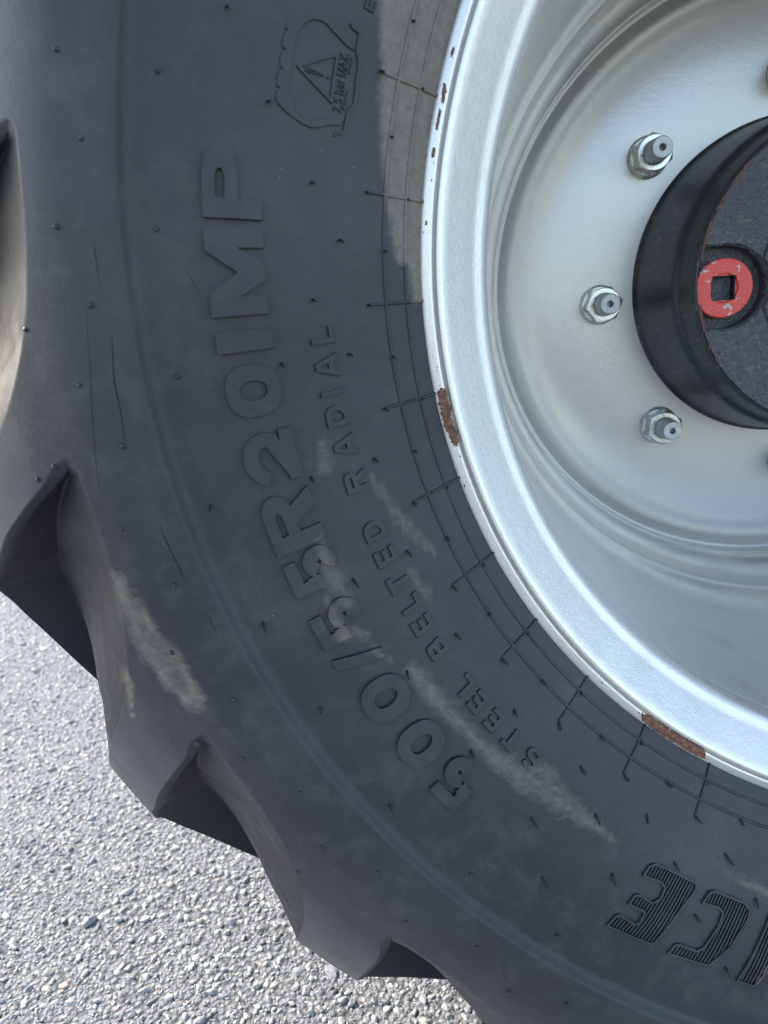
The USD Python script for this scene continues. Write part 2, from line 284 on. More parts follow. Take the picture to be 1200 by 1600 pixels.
# sidewall of the tyre, mm: distance from the axle -> y (the camera's side is negative)
PR = np.array([262, 270, 280, 288, 300, 320, 345, 365, 377, 381, 400, 430, 470, 505, 535])
PY = np.array([-240, -250, -258, -262.9, -270, -281.5, -292, -297, -299, -302, -301.5, -293, -268, -237, -205.])
base_y = PchipInterpolator(PR, PY)
step_y = PchipInterpolator([0, 340, 352, 364, 372, 376, 379, 380.6, 381.8, 600], [0, 0, .25, .9, 1.6, 1.9, 1.6, .3, 0, 0])
def side_y(R): return base_y(R) + step_y(R)
def side_normal(R):
    d = (side_y(R + .3) - side_y(R - .3)) / .6; n = np.stack([d, -np.ones_like(d)], -1); return n / np.linalg.norm(n, axis=-1, keepdims=True)
def on_tyre(R, a, h):
    n = side_normal(R); return polar(R + n[..., 0] * h, a, side_y(R) + n[..., 1] * h)
crown = [(535, -205), (537, -203.2), (538, -190), (540, -158), (542, -120), (543, -80), (543.3, YC)]
near = [(R, float(side_y(R))) for R in np.concatenate([np.arange(262, 300, 2.0), np.arange(300, 364, 2.5), np.arange(364, 384, 0.8), np.arange(384, 534, 4.0)])]
far = [(R, 2 * YC - float(base_y(R))) for R in np.linspace(531, 262, 36)]
inner = [(262, 120), (268, 125), (300, 158), (345, 172), (400, 160), (425, 130), (446, 90), (462, 56), (480, 40), (482, YC), (478, -100), (462, -150), (446, -185), (425, -225), (400, -255), (345, -268), (300, -250), (268, -222)]
prof = near + crown + [(R, 2 * YC - y) for R, y in crown[-2::-1]] + far + inner
tv, tf = revolve(prof, 1080)
tv[:, 2] = np.maximum(tv[:, 2], -AXLE_H / MM + 2.0)     # flattened where it stands
body = manifold3d.Manifold(manifold3d.Mesh(vert_properties=tv.astype(np.float32), tri_verts=tf.astype(np.uint32))).as_original()

# pockets between the tread lugs: sections at constant angle, relative to the pocket's top corner
E_ = [(-.12, 418.6, 0), (.1, 417.3, 0), (.8, 416.6, 0), (2.2, 416.3, 0), (3.8, 416.2, 0), (5.6, 417.3, 0), (7.4, 419.5, 0), (10, 426, 0), (12.5, 437.5, 0), (15, 458, 0), (17.5, 490, 0), (19.5, 520, 0), (20.7, 535.5, -204.5), (23, 538.5, -178), (27, 540.5, -145), (31, 542, -112), (34, 543, -85), (35, 543, -74)]
FT = [(-.12, 420.5, -296.2), (.4, 421.6, -294.0), (.65, 423, -291), (1.3, 432, -281), (3.6, 457, -253), (5.7, 478, -226), (7.3, 495, -205), (8.9, 507, -187), (10.5, 514, -177), (12.5, 519, -169), (15, 523, -159), (17.5, 524, -149), (20.7, 519, -138), (23, 513, -128), (27, 510, -104), (31, 511, -80), (34, 520, -70), (35, 539, -66)]
W_ = [(421.3, 0), (422.3, 0), (427, 0), (448.5, 0), (475.5, 0), (503, 0), (533.3, 0), (537.6, -190), (538.6, -178), (539.3, -168), (540, -158), (540.6, -147), (541, -140), (542, -118), (543, -88), (543.2, -65), (543.3, -58), (543.3, -60)]
BUL = [0, 0, 0, -.5, -1, -1.5, -.5, 2, 6, 9, 9, 6, 4, 2, 0, 0, 0, 0]
def fill(p): return (p[-2], float(side_y(p[-2])) if p[-1] == 0 else p[-1])
th = np.array([e[0] for e in E_]); Ek = np.array([fill(e) for e in E_]); Fk = np.array([[PchipInterpolator([x[0] for x in FT], [x[c] for x in FT])(t_) for c in (1, 2)] for t_ in th]); Wk = np.array([fill(w_) for w_ in W_])
TH = np.concatenate([np.arange(-.12, 1, .05), np.arange(1, 8, .12), np.arange(8, 21, .25), np.arange(21, 35.01, 1.0)])
ip = lambda A: PchipInterpolator(th, A)(TH)
E2, F2, W2, B2 = ip(Ek), np.stack([PchipInterpolator([x[0] for x in FT], [x[c] for x in FT])(TH) for c in (1, 2)], 1), ip(Wk), ip(np.array(BUL, float))
secs = []
for k, a in enumerate(TH):
    e, fl, wt = E2[k], F2[k], W2[k]
    on_side = wt[0] < 534
    if e[0] < 533: e = np.array([e[0], float(side_y(e[0]))]); ne = side_normal(e[0])
    else: ne = np.array([0.97, -0.25])
    if on_side: wt = np.array([wt[0], float(side_y(wt[0]))]); nw = side_normal(wt[0]); tw = np.array([-nw[1], nw[0]])
    else: nw = np.array([1.0, 0.02]); tw = np.array([0.02, 1.0])
    depth = np.hypot(*(fl - e)); q = np.linspace(0, 1, 11)
    nl = np.array([-(fl - e)[1], (fl - e)[0]]) / max(depth, 1e-6); nl = nl if nl @ ne > 0 else -nl
    light = e + np.outer(q, fl - e) + np.outer(np.sin(np.pi * q ** 0.85) * min(B2[k], depth * 0.2), nl)
    uw = (wt - fl) / max(np.hypot(*(wt - fl)), 1e-6)
    cw = np.interp(a, [-.12, 0, .3, .8, 6.5, 8, 40], [1.4, 3.5, 7.0, 7.5, 6.5, 3, 3])        # chamfer along the pocket's upper edge
    cd = min(2.6, 0.3 * cw)
    w1 = wt - uw * cd; wall = fl + np.outer(np.linspace(0, 1, 7)[1:], w1 - fl)
    # soften the corner between the floor and the wall
    nf = min(4.0, depth * .25); 
    w2 = wt + tw * cw + nw * 0.15
    if on_side and w2[0] < 533: w2 = np.array([w2[0], float(side_y(w2[0]))]) + side_normal(w2[0]) * 0.15
    sec = np.vstack([e + ne * 40, light, wall, w2[None], w2 + nw * 40])
    secs.append(sec)
secs = np.array(secs); ns, nk = secs.shape[:2]
def pocket(a0, mirror):
    Yc = secs[..., 1] if not mirror else 2 * YC - secs[..., 1]
    v = polar(secs[..., 0], (a0 + TH)[:, None], Yc).reshape(-1, 3)
    i, j = np.meshgrid(np.arange(ns - 1), np.arange(nk), indexing='ij'); i, j = i.ravel(), j.ravel(); j2 = (j + 1) % nk
    fq = tri(np.stack([i * nk + j, (i + 1) * nk + j, (i + 1) * nk + j2, i * nk + j2], 1))
    capf = []
    for s, flip in ((0, False), (ns - 1, True)):
        tri_ = trimesh.creation.triangulate_polygon(Polygon(secs[s]), engine='earcut')
        _, idx = cKDTree(secs[s]).query(tri_[0]); c = idx[tri_[1]] + s * nk
        p2 = secs[s][idx[tri_[1]]]; ar = np.cross(p2[:, 1] - p2[:, 0], p2[:, 2] - p2[:, 0])
        capf.append((c, ar))
    sg = np.sign((secs[0][:, 0] * np.roll(secs[0][:, 1], -1) - np.roll(secs[0][:, 0], -1) * secs[0][:, 1]).sum())
    out = [fq]
    for q, (c, ar) in enumerate(capf):
        c = np.where((ar * sg > 0)[:, None], c, c[:, ::-1])
        out.append(c[:, ::-1] if q == 0 else c)
    best = None
    for o0 in (False, True):
        ff = np.vstack([out[0], *( [x[:, ::-1] for x in out[1:]] if o0 else out[1:])])
        m = trimesh.Trimesh(v, ff, process=False)
        if m.is_winding_consistent: best = ff; break
    ff = ff if best is None else best
    m = trimesh.Trimesh(v, ff, process=False)
    if m.volume < 0: ff = ff[:, ::-1]
    return manifold3d.Manifold(manifold3d.Mesh(vert_properties=v.astype(np.float32), tri_verts=ff.astype(np.uint32)))
lug_at = [175.1, 191.6, 209.3, 227.4] + [227.4 + k * (360 - 52.3) / 17 for k in range(1, 17)]
cutters = [pocket(a, False) for a in lug_at] + [pocket(a + 9, True) for a in lug_at]
tyre_solid = manifold3d.Manifold.batch_boolean([body] + cutters, manifold3d.OpType.Subtract)
print('tyre', tyre_solid.status(), body.status(), cutters[0].status(), tyre_solid.num_tri())
mesh = tyre_solid.to_mesh()
V, T = np.array(mesh.vert_properties[:, :3], float), np.array(mesh.tri_verts)
runs, ids = list(mesh.run_index), list(mesh.run_original_id)
pieces = {}
for k, oid in enumerate(ids):
    pieces.setdefault('body' if oid == body.original_id() else 'cut', []).append(T[runs[k] // 3: runs[k + 1] // 3])
def pocket_shade(v, n):
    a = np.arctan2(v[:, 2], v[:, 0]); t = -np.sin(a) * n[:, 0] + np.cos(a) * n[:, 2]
    return 0.45 * np.clip((0.75 - t) / 0.4, 0, 1)  # painted shade: pocket walls darkest, floors lighter, chosen by which way they face
allv, allf, alln, bloom_shades, off = [], [], [], [], 0
for key, fs in pieces.items():
    ft = np.vstack(fs); uq, inv = np.unique(ft, return_inverse=True); vv, ff = V[uq], inv.reshape(-1, 3)
    if key == 'cut':
        sm = trimesh.graph.smooth_shade(trimesh.Trimesh(vv, ff, process=False), angle=math.radians(27), facet_minarea=None); vv, ff = np.array(sm.vertices), np.array(sm.faces)
    allv.append(vv); allf.append(ff + off); alln.append(vnormals(vv, ff)); bloom_shades.append(np.ones(len(vv)) if key == 'body' else pocket_shade(vv, alln[-1])); off += len(vv)  # sidewall keeps its weathered tone, pocket faces get the painted shade
V, T, N = np.vstack(allv), np.vstack(allf), np.vstack(alln)

# dried mud and scuffs on the rubber: outlines and streaks in (distance from the axle, degrees)
def flat(R, a): return np.stack([np.radians(np.asarray(a)) * 340.0, np.asarray(R)], -1)
DUST = [('p', [(418.4, 198.05), (413.9, 198.65), (412.1, 199.92), (409.2, 202.12), (405.2, 205.16), (406.5, 206.7), (410.4, 207.69), (415, 207.6), (420, 205.9), (423.5, 203.8), (424, 201.2)], 1.2, .95),
        ('p', [(301, 150), (301.0, 164.36), (295.3, 167.95), (292.4, 172.05), (289.4, 175.5), (285.2, 179.64), (283.0, 181.69), (279, 181.9), (276.8, 185), (272, 184.8), (273, 175), (274, 150)], 1.2, 1.05),
        ('s', [(308.2, 197.63), (305.2, 199.41), (302.9, 201.9), (298.1, 204.53), (295.0, 206.51)], [1, 2.2, 3, 2.5, 1], .55),
        ('s', [(342.2, 204.8), (342.6, 207.23), (335, 208.6)], [2, 4, 2], .58),
        ('s', [(335, 209.5), (332.5, 211.2)], [2, 2], .5),
        ('s', [(327.5, 212.8), (326.6, 215.5), (325.8, 218.3), (325, 220.2)], [4, 4.5, 3, 3], .62),
        ('s', [(325.5, 220.16), (324, 223.46), (320.8, 227.32), (319.7, 230.87), (319.4, 235.6)], [2.5, 5, 6.5, 5, 1], .64),
        ('s', [(322, 194), (323, 196)], [2, 3], .5), ('s', [(310.4, 245.1), (311.7, 247.4), (312.6, 250), (313, 253)], [.5, 2, 2, 2], .52),
        ('s', [(307.9, 206), (306.4, 208.4), (306.3, 210)], [1.2, 2, 1], .5), ('s', [(348.6, 251.35), (342, 251.8)], [.9, .9], .9),
        ('s', [(334.6, 200.46), (337.2, 203.28), (335, 205.6)], [2, 4, 3], .52), ('s', [(317, 226.3), (314, 228)], [4, 4], .48),
        ('s', [(424, 198.5), (431, 201.5), (441, 205), (452, 207)], [.8, 1.4, 2, 1], .9)]
def dust_at(P):
    R = np.hypot(P[:, 0], P[:, 2]); a = np.degrees(np.arctan2(P[:, 2], P[:, 0])) % 360; q = flat(R, a)
    out = np.zeros(len(P)); ok = np.flatnonzero((P[:, 1] < -225) & (a > 148) & (a < 262) & (R < 470))
    pts = shapely.points(q[ok]); d_ = np.zeros(len(ok))
    for kind, pl, w_, s in DUST:
        line = flat(*np.array(pl, float).T)
        if kind == 'p':
            g = Polygon(line); dist = np.where(shapely.contains(g, pts), -1, 1) * shapely.distance(g.boundary, pts); d_ = np.maximum(d_, s * np.clip(.5 - dist / (2 * w_), 0, 1) * (1 if line[:, 1].min() < 300 else .52 + .48 * np.exp(np.minimum(dist, 0) / 3.0)))
        else:
            for k in range(len(line) - 1):
                A, B = line[k], line[k + 1]; ab = B - A; t_ = np.clip(((q[ok] - A) @ ab) / (ab @ ab), 0, 1)
                dd = np.hypot(*(q[ok] - A - t_[:, None] * ab).T); ww = w_[k] + (w_[k + 1] - w_[k]) * t_
                d_ = np.maximum(d_, s * np.clip(1.25 - dd / ww, 0, 1) ** .8)
    out[ok] = d_; return out
tyre = obj('tyre', V, T, tyre_rubber, wheel, normals=N, dust=dust_at(V), bloom_shade=np.concatenate(bloom_shades))

# ------------------------------------------------------------------ raised lettering and marks on the sidewall
K = 340.0
def xy(R, a): return np.stack([-np.radians(np.asarray(a, float)) * K, np.asarray(R, float)], -1)    # x grows in reading direction
def emboss(name, geom, h, mat=rubber, parent=None, sink=1.0, size=3.0, on=on_tyre, edge=True, dusty=True, taper=0.22, **kw):
    """raise a flat outline (mm, x = arc at 340 mm, y = distance from the axle) off the sidewall"""
    vs, fs, n0 = [], [], 0
    for g in getattr(geom, 'geoms', [geom]):
        if g.is_empty or g.area < .02: continue
        m = trimesh.creation.extrude_polygon(g, 1.0, engine='earcut')
        v, f_ = trimesh.remesh.subdivide_to_size(m.vertices, m.faces, size, max_iter=12)
        vs.append(v); fs.append(f_ + n0); n0 += len(v)
    v, f_ = np.vstack(vs), np.vstack(fs)
    P = on(v[:, 1], -np.degrees(v[:, 0] / K), np.where(v[:, 2] > .5, h, np.where(v[:, 2] < .01, -sink, h * (v[:, 2] * 2 - 1))))
    m = trimesh.Trimesh(P, f_, process=False); m.merge_vertices()
    P, f_ = np.array(m.vertices), np.array(m.faces)
    s = trimesh.graph.smooth_shade(trimesh.Trimesh(P, f_, process=False), angle=math.radians(30), facet_minarea=None) if len(f_) > 4 else m
    P, f_ = np.array(s.vertices), np.array(s.faces)
    return obj(name, P, f_, mat, parent or tyre, normals=vnormals(P, f_), dust=dust_at(P) if dusty else None, **kw)

def pl(*p): return Polygon(p)
def arc(cx, cy, rx, ry, a0, a1, n=24):
    a = np.radians(np.linspace(a0, a1, n)); return [(cx + rx * math.cos(t), cy + ry * math.sin(t)) for t in a]
def stroke(pts, w): return LineString(pts).buffer(w / 2, cap_style=2, join_style=2, mitre_limit=3)
def glyph(c, W, H, sv, sh):
    """a plain bold grotesque capital W wide and H tall; sv, sh: thickness of upright and level strokes"""
    r = lambda x0, y0, x1, y1: box(x0, y0, x1, y1)
    sup = lambda x0, y0, x1, y1, p=2.35: Polygon([((x0 + x1) / 2 + (x1 - x0) / 2 * np.sign(math.cos(t)) * abs(math.cos(t)) ** (2 / p), (y0 + y1) / 2 + (y1 - y0) / 2 * np.sign(math.sin(t)) * abs(math.sin(t)) ** (2 / p)) for t in np.linspace(0, 2 * np.pi, 56, endpoint=False)])
    if c == 'I': return r(0, 0, W, H)
    if c == 'L': return unary_union([r(0, 0, sv, H), r(0, 0, W, sh)])
    if c == 'E': return unary_union([r(0, 0, sv, H), r(0, 0, W, sh), r(0, H - sh, W, H), r(0, H / 2 - sh / 2, W * .92, H / 2 + sh / 2)])
    if c == 'T': return unary_union([r(0, H - sh, W, H), r(W / 2 - sv / 2, 0, W / 2 + sv / 2, H)])
    if c == '0' or c == 'O': return sup(0, 0, W, H).difference(sup(sv, sh, W - sv, H - sh, 2.2))
    if c == 'D': return unary_union([r(0, 0, W * .45, H), sup(-W * .1, 0, W, H, 2.3).intersection(r(W * .3, 0, W, H))]).difference(unary_union([r(sv, sh, W * .5, H - sh), sup(0, sh, W - sv, H - sh, 2.2).intersection(r(W * .4, 0, W, H))]))
    if c in 'PR':
        y0 = H * .40 if c == 'P' else H * .42
        bowl = unary_union([r(0, y0, W * .6, H), sup(W * .2, y0, W, H, 2.4).intersection(r(W * .55, 0, W, H))])
        hole = unary_union([r(sv, y0 + sh, W * .6, H - sh), sup(W * .35, y0 + sh, W - sv, H - sh, 2.2).intersection(r(W * .55, 0, W, H))])
        g = unary_union([r(0, 0, sv, H), bowl]).difference(hole)
        if c == 'R': g = unary_union([g, pl((W * .38, y0 + sh * .6), (W - sv * 1.25, 0), (W, 0), (W * .38 + sv * 1.1, y0 + sh * .6))])
        return g
    if c == 'B':
        m_ = H * .52
        b1 = unary_union([r(0, m_ - sh / 2, W * .5, H), sup(W * .1, m_ - sh / 2, W * .94, H, 2.4).intersection(r(W * .4, 0, W, H))])
        b2 = unary_union([r(0, 0, W * .5, m_ + sh / 2), sup(W * .1, 0, W, m_ + sh / 2, 2.4).intersection(r(W * .4, 0, W, H))])
        h1 = unary_union([r(sv, m_ + sh / 2, W * .5, H - sh), sup(W * .3, m_ + sh / 2, W * .94 - sv, H - sh).intersection(r(W * .49, 0, W, H))])
        h2 = unary_union([r(sv, sh, W * .5, m_ - sh / 2), sup(W * .3, sh, W - sv, m_ - sh / 2).intersection(r(W * .49, 0, W, H))])
        return unary_union([b1, b2]).difference(unary_union([h1, h2]))
    if c == 'A':
        o = pl((0, 0), (W / 2 - sv * .6, H), (W / 2 + sv * .6, H), (W, 0), (W - sv * 1.1, 0), (W / 2, H * .84), (sv * 1.1, 0))
        return unary_union([o, r(W * .2, H * .2, W * .8, H * .2 + sh)]).intersection(pl((0, 0), (W / 2 - sv * .6, H), (W / 2 + sv * .6, H), (W, 0)))
    if c == 'M': return unary_union([r(0, 0, sv, H), r(W - sv, 0, W, H), pl((0, H), (sv * 1.15, H), (W / 2, sh * 1.9), (W - sv * 1.15, H), (W, H), (W / 2 + sv * .45, 0), (W / 2 - sv * .45, 0))])
    if c == '/': return pl((0, 0), (W * .42, 0), (W, H), (W * .58, H))
    if c == 'S':
        s_ = (sv + sh) / 2 * .84; cx, rx = W / 2, W / 2 - s_ / 2; q = (H - s_) / 4
        return stroke(arc(cx, H - s_ / 2 - q, rx, q, 25, 270, 18) + arc(cx, s_ / 2 + q, rx, q, 90, -155, 18)[1:], s_)
    if c == '5':
        s_ = sh * 1.05; q = (H * .62 - s_) / 2; cy = s_ / 2 + q
        bowl = stroke(arc(W - q * 1.08 - s_ / 2, cy, q * 1.08, q, 150, -140, 26), s_ * 1.08)
        return unary_union([bowl, r(W * .03, H * .44, W * .03 + sv * .8, H), r(W * .03, H - sh, W * .86, H), r(W * .03, H * .40, W * .36, H * .40 + sh)])
    if c == '2':
        s_ = sh * 1.12; q = (W - s_) / 2; cy = H - s_ / 2 - q * .80
        top = stroke(arc(W / 2, cy, q, q * .80, 172, -28, 26) + [(s_ * .55, s_ * .45)], s_)
        return unary_union([top, r(0, 0, W, sh)]).intersection(r(0, 0, W, H))
BIG = [('P', 179.2, 175.3), ('M', 184.9, 179.7), ('I', 187.1, 185.8), ('0', 191.25, 187.9), ('2', 195.85, 192.35), ('R', 200.55, 196.6), ('5', 203.8, 200.8), ('5', 207.95, 205.0), ('/', 210.65, 208.65), ('0', 214.85, 211.55), ('0', 219.3, 216.05), ('5', 223.35, 220.3)]
for c, a0, a1 in BIG:
    W = math.radians(a0 - a1) * K; g = glyph(c, W, 20.0, 6.9 if c in 'MPIR' else 6.3, 4.4 if c in 'PR' else 5.0)
    emboss('raised_letter', affinity.translate(g, -math.radians(a0) * K, 332.5), 2.0)
SMALL = list(zip('STEELBELTEDRADIAL', [225.53, 223.04, 220.75, 218.59, 216.68, 212.76, 210.42, 208.37, 206.39, 204.01, 201.76, 197.65, 194.86, 192.51, 190.81, 188.87, 186.67]))
for c, a in SMALL:
    W = {'I': 2.1, 'L': 7.2, 'T': 8.2, 'E': 7.6, 'A': 10.6, 'D': 9.2, 'R': 9.6}.get(c, 8.6)
    emboss('raised_letter', affinity.translate(glyph(c, W, 8.7, 2.5, 2.0), -math.radians(a) * K - W / 2, 310.0), 1.1, size=2)
# the maker's name, outlined and hatched; only its end is in view
def rounded(poly, r=.9): return poly.buffer(r).buffer(-2 * r).buffer(r)
EP = [(327.2, 239.16), (326.4, 239.27), (322.1, 239.43), (319.9, 239.87), (319.1, 240.97), (319.2, 243.97), (322.2, 244.19), (331.2, 243.53), (351.2, 242.5), (352.9, 238.47), (346.9, 238.67), (345.2, 238.98), (345.9, 240.35), (344.7, 240.64), (339.8, 240.65), (340.2, 239.13), (335.2, 239.31), (334.0, 239.68), (334.4, 240.95), (331.5, 241.42), (327.0, 241.4), (325.9, 240.93)]
CP = [(326.5, 244.93), (320.6, 245.31), (319.2, 245.77), (319.2, 248.59), (321.4, 249.25), (325.5, 249.28), (339.0, 248.44), (350.0, 247.23), (351.8, 243.81), (346.5, 244.06), (345.3, 244.47), (345.1, 245.87), (342.8, 246.27), (332.2, 246.86), (326.6, 246.91), (325.6, 246.43)]
NP = [(352, 249.75), (319.2, 251.1), (319.2, 252.6), (338, 253.1), (319.2, 254.4), (319.2, 256.2), (352, 254.9), (352, 253.4), (333, 252.9), (352, 251.25)]
for pts in (EP, CP, NP):
    P_ = rounded(Polygon(xy(*np.array(pts).T)), .6)
    rim_line = P_.buffer(.1).difference(P_.buffer(-.95))
    let = emboss('raised_letter', rim_line, 1.15, size=2.5)
    x0, y0, x1, y1 = P_.bounds; bars = []
    for x in np.arange(x0 - 14, x1 + 14, 1.62): bars.append(LineString([(x - 3.5, y0 - 2), (x + 3.5, y1 + 2)]).buffer(.36))
    emboss('hatching', unary_union(bars).intersection(P_.buffer(-1.15)), 0.75, size=2.5, parent=tyre)

# pressure warning emblem: a tyre in section, a warning triangle and the pressure
TREAD = [(315.8, 166.64), (317.5, 166.65), (320.2, 166.83), (323.8, 167.16), (326.6, 167.53), (328.3, 167.89), (328.6, 168.19), (327.6, 168.24), (328.7, 168.38), (329.1, 168.73), (328.7, 169.22), (327.4, 169.28), (328.7, 169.42), (329.1, 169.8), (328.9, 170.26), (327.6, 170.37), (328.9, 170.49), (329.4, 170.89), (329.2, 171.4), (327.7, 171.43), (328.9, 171.56), (329.3, 171.98), (328.4, 172.27), (326.3, 172.57), (323.0, 172.87), (319.4, 173.15), (316.4, 173.23), (314.7, 173.15), (310.7, 172.83), (306.6, 172.61), (305.5, 171.96)]
INNER = [(305.6, 171.82), (308.7, 172.05), (312.7, 172.48), (316.6, 172.85), (319.5, 172.87), (322.3, 172.49), (324.9, 171.49), (325.3, 170.83), (325.1, 169.82), (325.0, 168.57), (324.4, 168.06), (322.9, 167.56), (320.9, 167.21), (318.8, 167.06), (316.5, 167.08), (312.6, 167.43), (308.6, 167.8), (305.5, 167.93)]
RIML = [(308.1, 166.5), (307.2, 166.68), (305.3, 166.71), (304.9, 166.78), (304.6, 167.91), (303.3, 168.41), (302.7, 171.07), (304.7, 171.78), (305.2, 172.95), (306.3, 173.11), (307.5, 173.14), (308.3, 173.34)]
carc = Polygon(np.vstack([xy(*np.array(TREAD).T), xy(*np.array(INNER).T), xy([308, 313], [167.2, 166.75])])).buffer(0)
emb = emboss('emblem', rounded(carc, .12), 0.65, size=2)
ln = lambda p, w: LineString(xy(*np.array(p).T)).buffer(w / 2, join_style=1)
emboss('emblem_rim_line', ln(RIML, .95), 0.75, size=2, parent=tyre)
TR = Polygon(xy([323.0, 310.9, 310.8], [169.96, 168.53, 171.34]))
emboss('emblem_triangle', TR.buffer(.45, join_style=2).difference(TR.buffer(-.5, join_style=2)), 0.75, size=2, parent=tyre)
ex = xy([320.2, 314.3, 312.6], [169.98, 169.98, 169.98])
emboss('emblem_mark', unary_union([Polygon([ex[0] + [-.75, 0], ex[0] + [.75, 0], ex[1] + [.35, 0], ex[1] + [-.35, 0]]).difference(Polygon([ex[0] + [-.35, -.5], ex[0] + [.35, -.5], ex[1] + [.05, .6], ex[1] + [-.05, .6]])), Point(ex[2]).buffer(.55)]), 0.7, size=2, parent=tyre)
def flat_text(s, H, W):
    m = meshkit.text_mesh(s, H, 1.0); v = np.array(m.vertices); x0, x1 = v[:, 0].min(), v[:, 0].max()
    v[:, 0] = (v[:, 0] - x0) * W / (x1 - x0); return v, np.array(m.faces)
def emboss_text(name, s, H, a0, a1, R0, h):
    v, fc = flat_text(s, H, math.radians(a0 - a1) * K); v[:, 0] -= math.radians(a0) * K; v[:, 1] += R0
    P = on_tyre(v[:, 1], -np.degrees(v[:, 0] / K), np.where(v[:, 2] > .5, h, -.8)); obj(name, P, fc, rubber, tyre, dust=np.zeros(len(P)))
emboss_text('emblem_text', '2,5 bar MAX.', 3.1, 171.85, 168.2, 306.9, 0.6)
emboss_text('small_letter', 'E', 3.6, 165.25, 164.55, 301.6, 0.6)
A1 = xy([306.0, 305.6], [171.5, 170.45]); A2 = xy([305.9, 305.6], [169.3, 168.4])
for q, tip in ((A1, A1[0]), (A2, A2[1])):
    d = (tip - (q.mean(0))); d /= np.hypot(*d); n_ = np.array([-d[1], d[0]])
    emboss('emblem_arrow', unary_union([LineString(q).buffer(.3), Polygon([tip + d * .9, tip + n_ * .8 - d * .4, tip - n_ * .8 - d * .4])]), 0.6, size=2, parent=tyre)

# mould lines round the bead, with spokes and vent pins
def tube(path, r, n=8):
    path = np.asarray(path, float); t = np.gradient(path, axis=0); t /= np.linalg.norm(t, axis=1, keepdims=True)
    up = np.array([0.13, -0.97, 0.2]); a = np.cross(t, up); a /= np.linalg.norm(a, axis=1, keepdims=True); b = np.cross(t, a)
    r = np.broadcast_to(np.asarray(r, float), (len(path),))
    ang = np.arange(n) * 2 * np.pi / n
    v = (path[:, None] + r[:, None, None] * (np.cos(ang)[None, :, None] * a[:, None] + np.sin(ang)[None, :, None] * b[:, None])).reshape(-1, 3)
    i, j = np.meshgrid(np.arange(len(path) - 1), np.arange(n), indexing='ij'); i, j = i.ravel(), j.ravel()
    f_ = [tri(np.stack([i * n + j, i * n + (j + 1) % n, (i + 1) * n + (j + 1) % n, (i + 1) * n + j], 1))]
    c0, c1 = len(v), len(v) + 1; v = np.vstack([v, path[0], path[-1]]); k = np.arange(n)
    f_ += [np.stack([np.full(n, c0), (k + 1) % n, k], 1), np.stack([np.full(n, c1), (len(path) - 1) * n + k, (len(path) - 1) * n + (k + 1) % n], 1)]
    return v, np.vstack(f_)
def ring(R, r):
    a = np.linspace(0, 360, 721)[:-1]; n = 10; ph = np.arange(n) * 2 * np.pi / n; nn = side_normal(np.array(float(R))); tt = np.array([-nn[1], nn[0]])
    c = np.array([R, float(side_y(R))]) - nn * 0.05; return revolve([tuple(c + r * (math.cos(p) * nn + math.sin(p) * tt)) for p in ph], 720)
for R, r in ((288.4, .8), (280.0, .75)):
    v, fc = ring(R, r); obj('mould_line', v, fc, rubber, tyre, normals=vnormals(v, fc), dust=dust_at(v))
spokes = [168.42 + 8.185 * k for k in range(-2, 12)]
for a in spokes:
    v, fc = tube(on_tyre(np.linspace(295.5, 273, 10), np.full(10, a) + rng.normal(0, .05), np.full(10, .15)), np.linspace(.6, .75, 10)); obj('mould_spoke', v, fc, rubber, tyre, normals=vnormals(v, fc), dust=dust_at(v))
pr = random.Random(5)
def pin(R, a, ln_, lean, r=.52):
    """a moulding whisker: stands off the sidewall and droops downwards"""
    p0 = on_tyre(np.array(float(R)), a, 0.0); n3 = on_tyre(np.array(float(R)), a, 1.0) - p0
    t = np.linspace(0, 1, 7)[:, None]; down = np.array([0.35, -0.15, -1.0]) + np.array([pr.uniform(-.35, .35), 0, pr.uniform(-.2, .2)])
    path = p0 - n3 * .5 + n3 * (ln_ * t * (1 - .35 * lean * t)) + down * (ln_ * lean * t ** 1.6)
    v, fc = tube(path, np.linspace(r * 1.15, r * .85, 7), 8); obj('vent_pin', v, fc, rubber, tyre, normals=vnormals(v, fc), dust=np.zeros(len(v)), bloom_shade=np.full(len(v), .15))
PINS = [(347.7, 168.12), (331.6, 172.32), (315.3, 176.53), (305.3, 180.11), (316.1, 184.16), (330.5, 188.17), (305.3, 188.26), (304.7, 196.51), (329.9, 196.18), (369.8, 195.91), (369.5, 204.22), (305.7, 204.52), (305.0, 212.89), (329.7, 204.3), (329.5, 212.61), (305.2, 221.58), (303.7, 229.84), (370.5, 219.82), (329.4, 220.96), (332.5, 228.51), (349.6, 232.08), (315.6, 233.17), (304.5, 237.58), (332.3, 236.88), (304.3, 245.89), (315.9, 241.53), (331.6, 244.76), (316.4, 249.55), (367.1, 211.18), (347.6, 248.61)]
low = lambda a: min(1, max(0, (a - 186) / 40))
for R, a in PINS: pin(R, a, pr.uniform(2.8, 4.2) + 0.6 * low(a), .25 + .85 * low(a))
for a in spokes: pin(295.5, a, pr.uniform(2.4, 3.5) + 0.6 * low(a), .2 + .9 * low(a))
for a in [164.37 + 8.2 * k for k in range(-1, 12)]: pin(288.4, a + pr.uniform(-.15, .15), pr.uniform(2.2, 3.2) + 0.6 * low(a), .2 + .9 * low(a))
for a in spokes: pin(279.8, a, 2.0 + 1.2 * low(a), .3 + .6 * low(a))
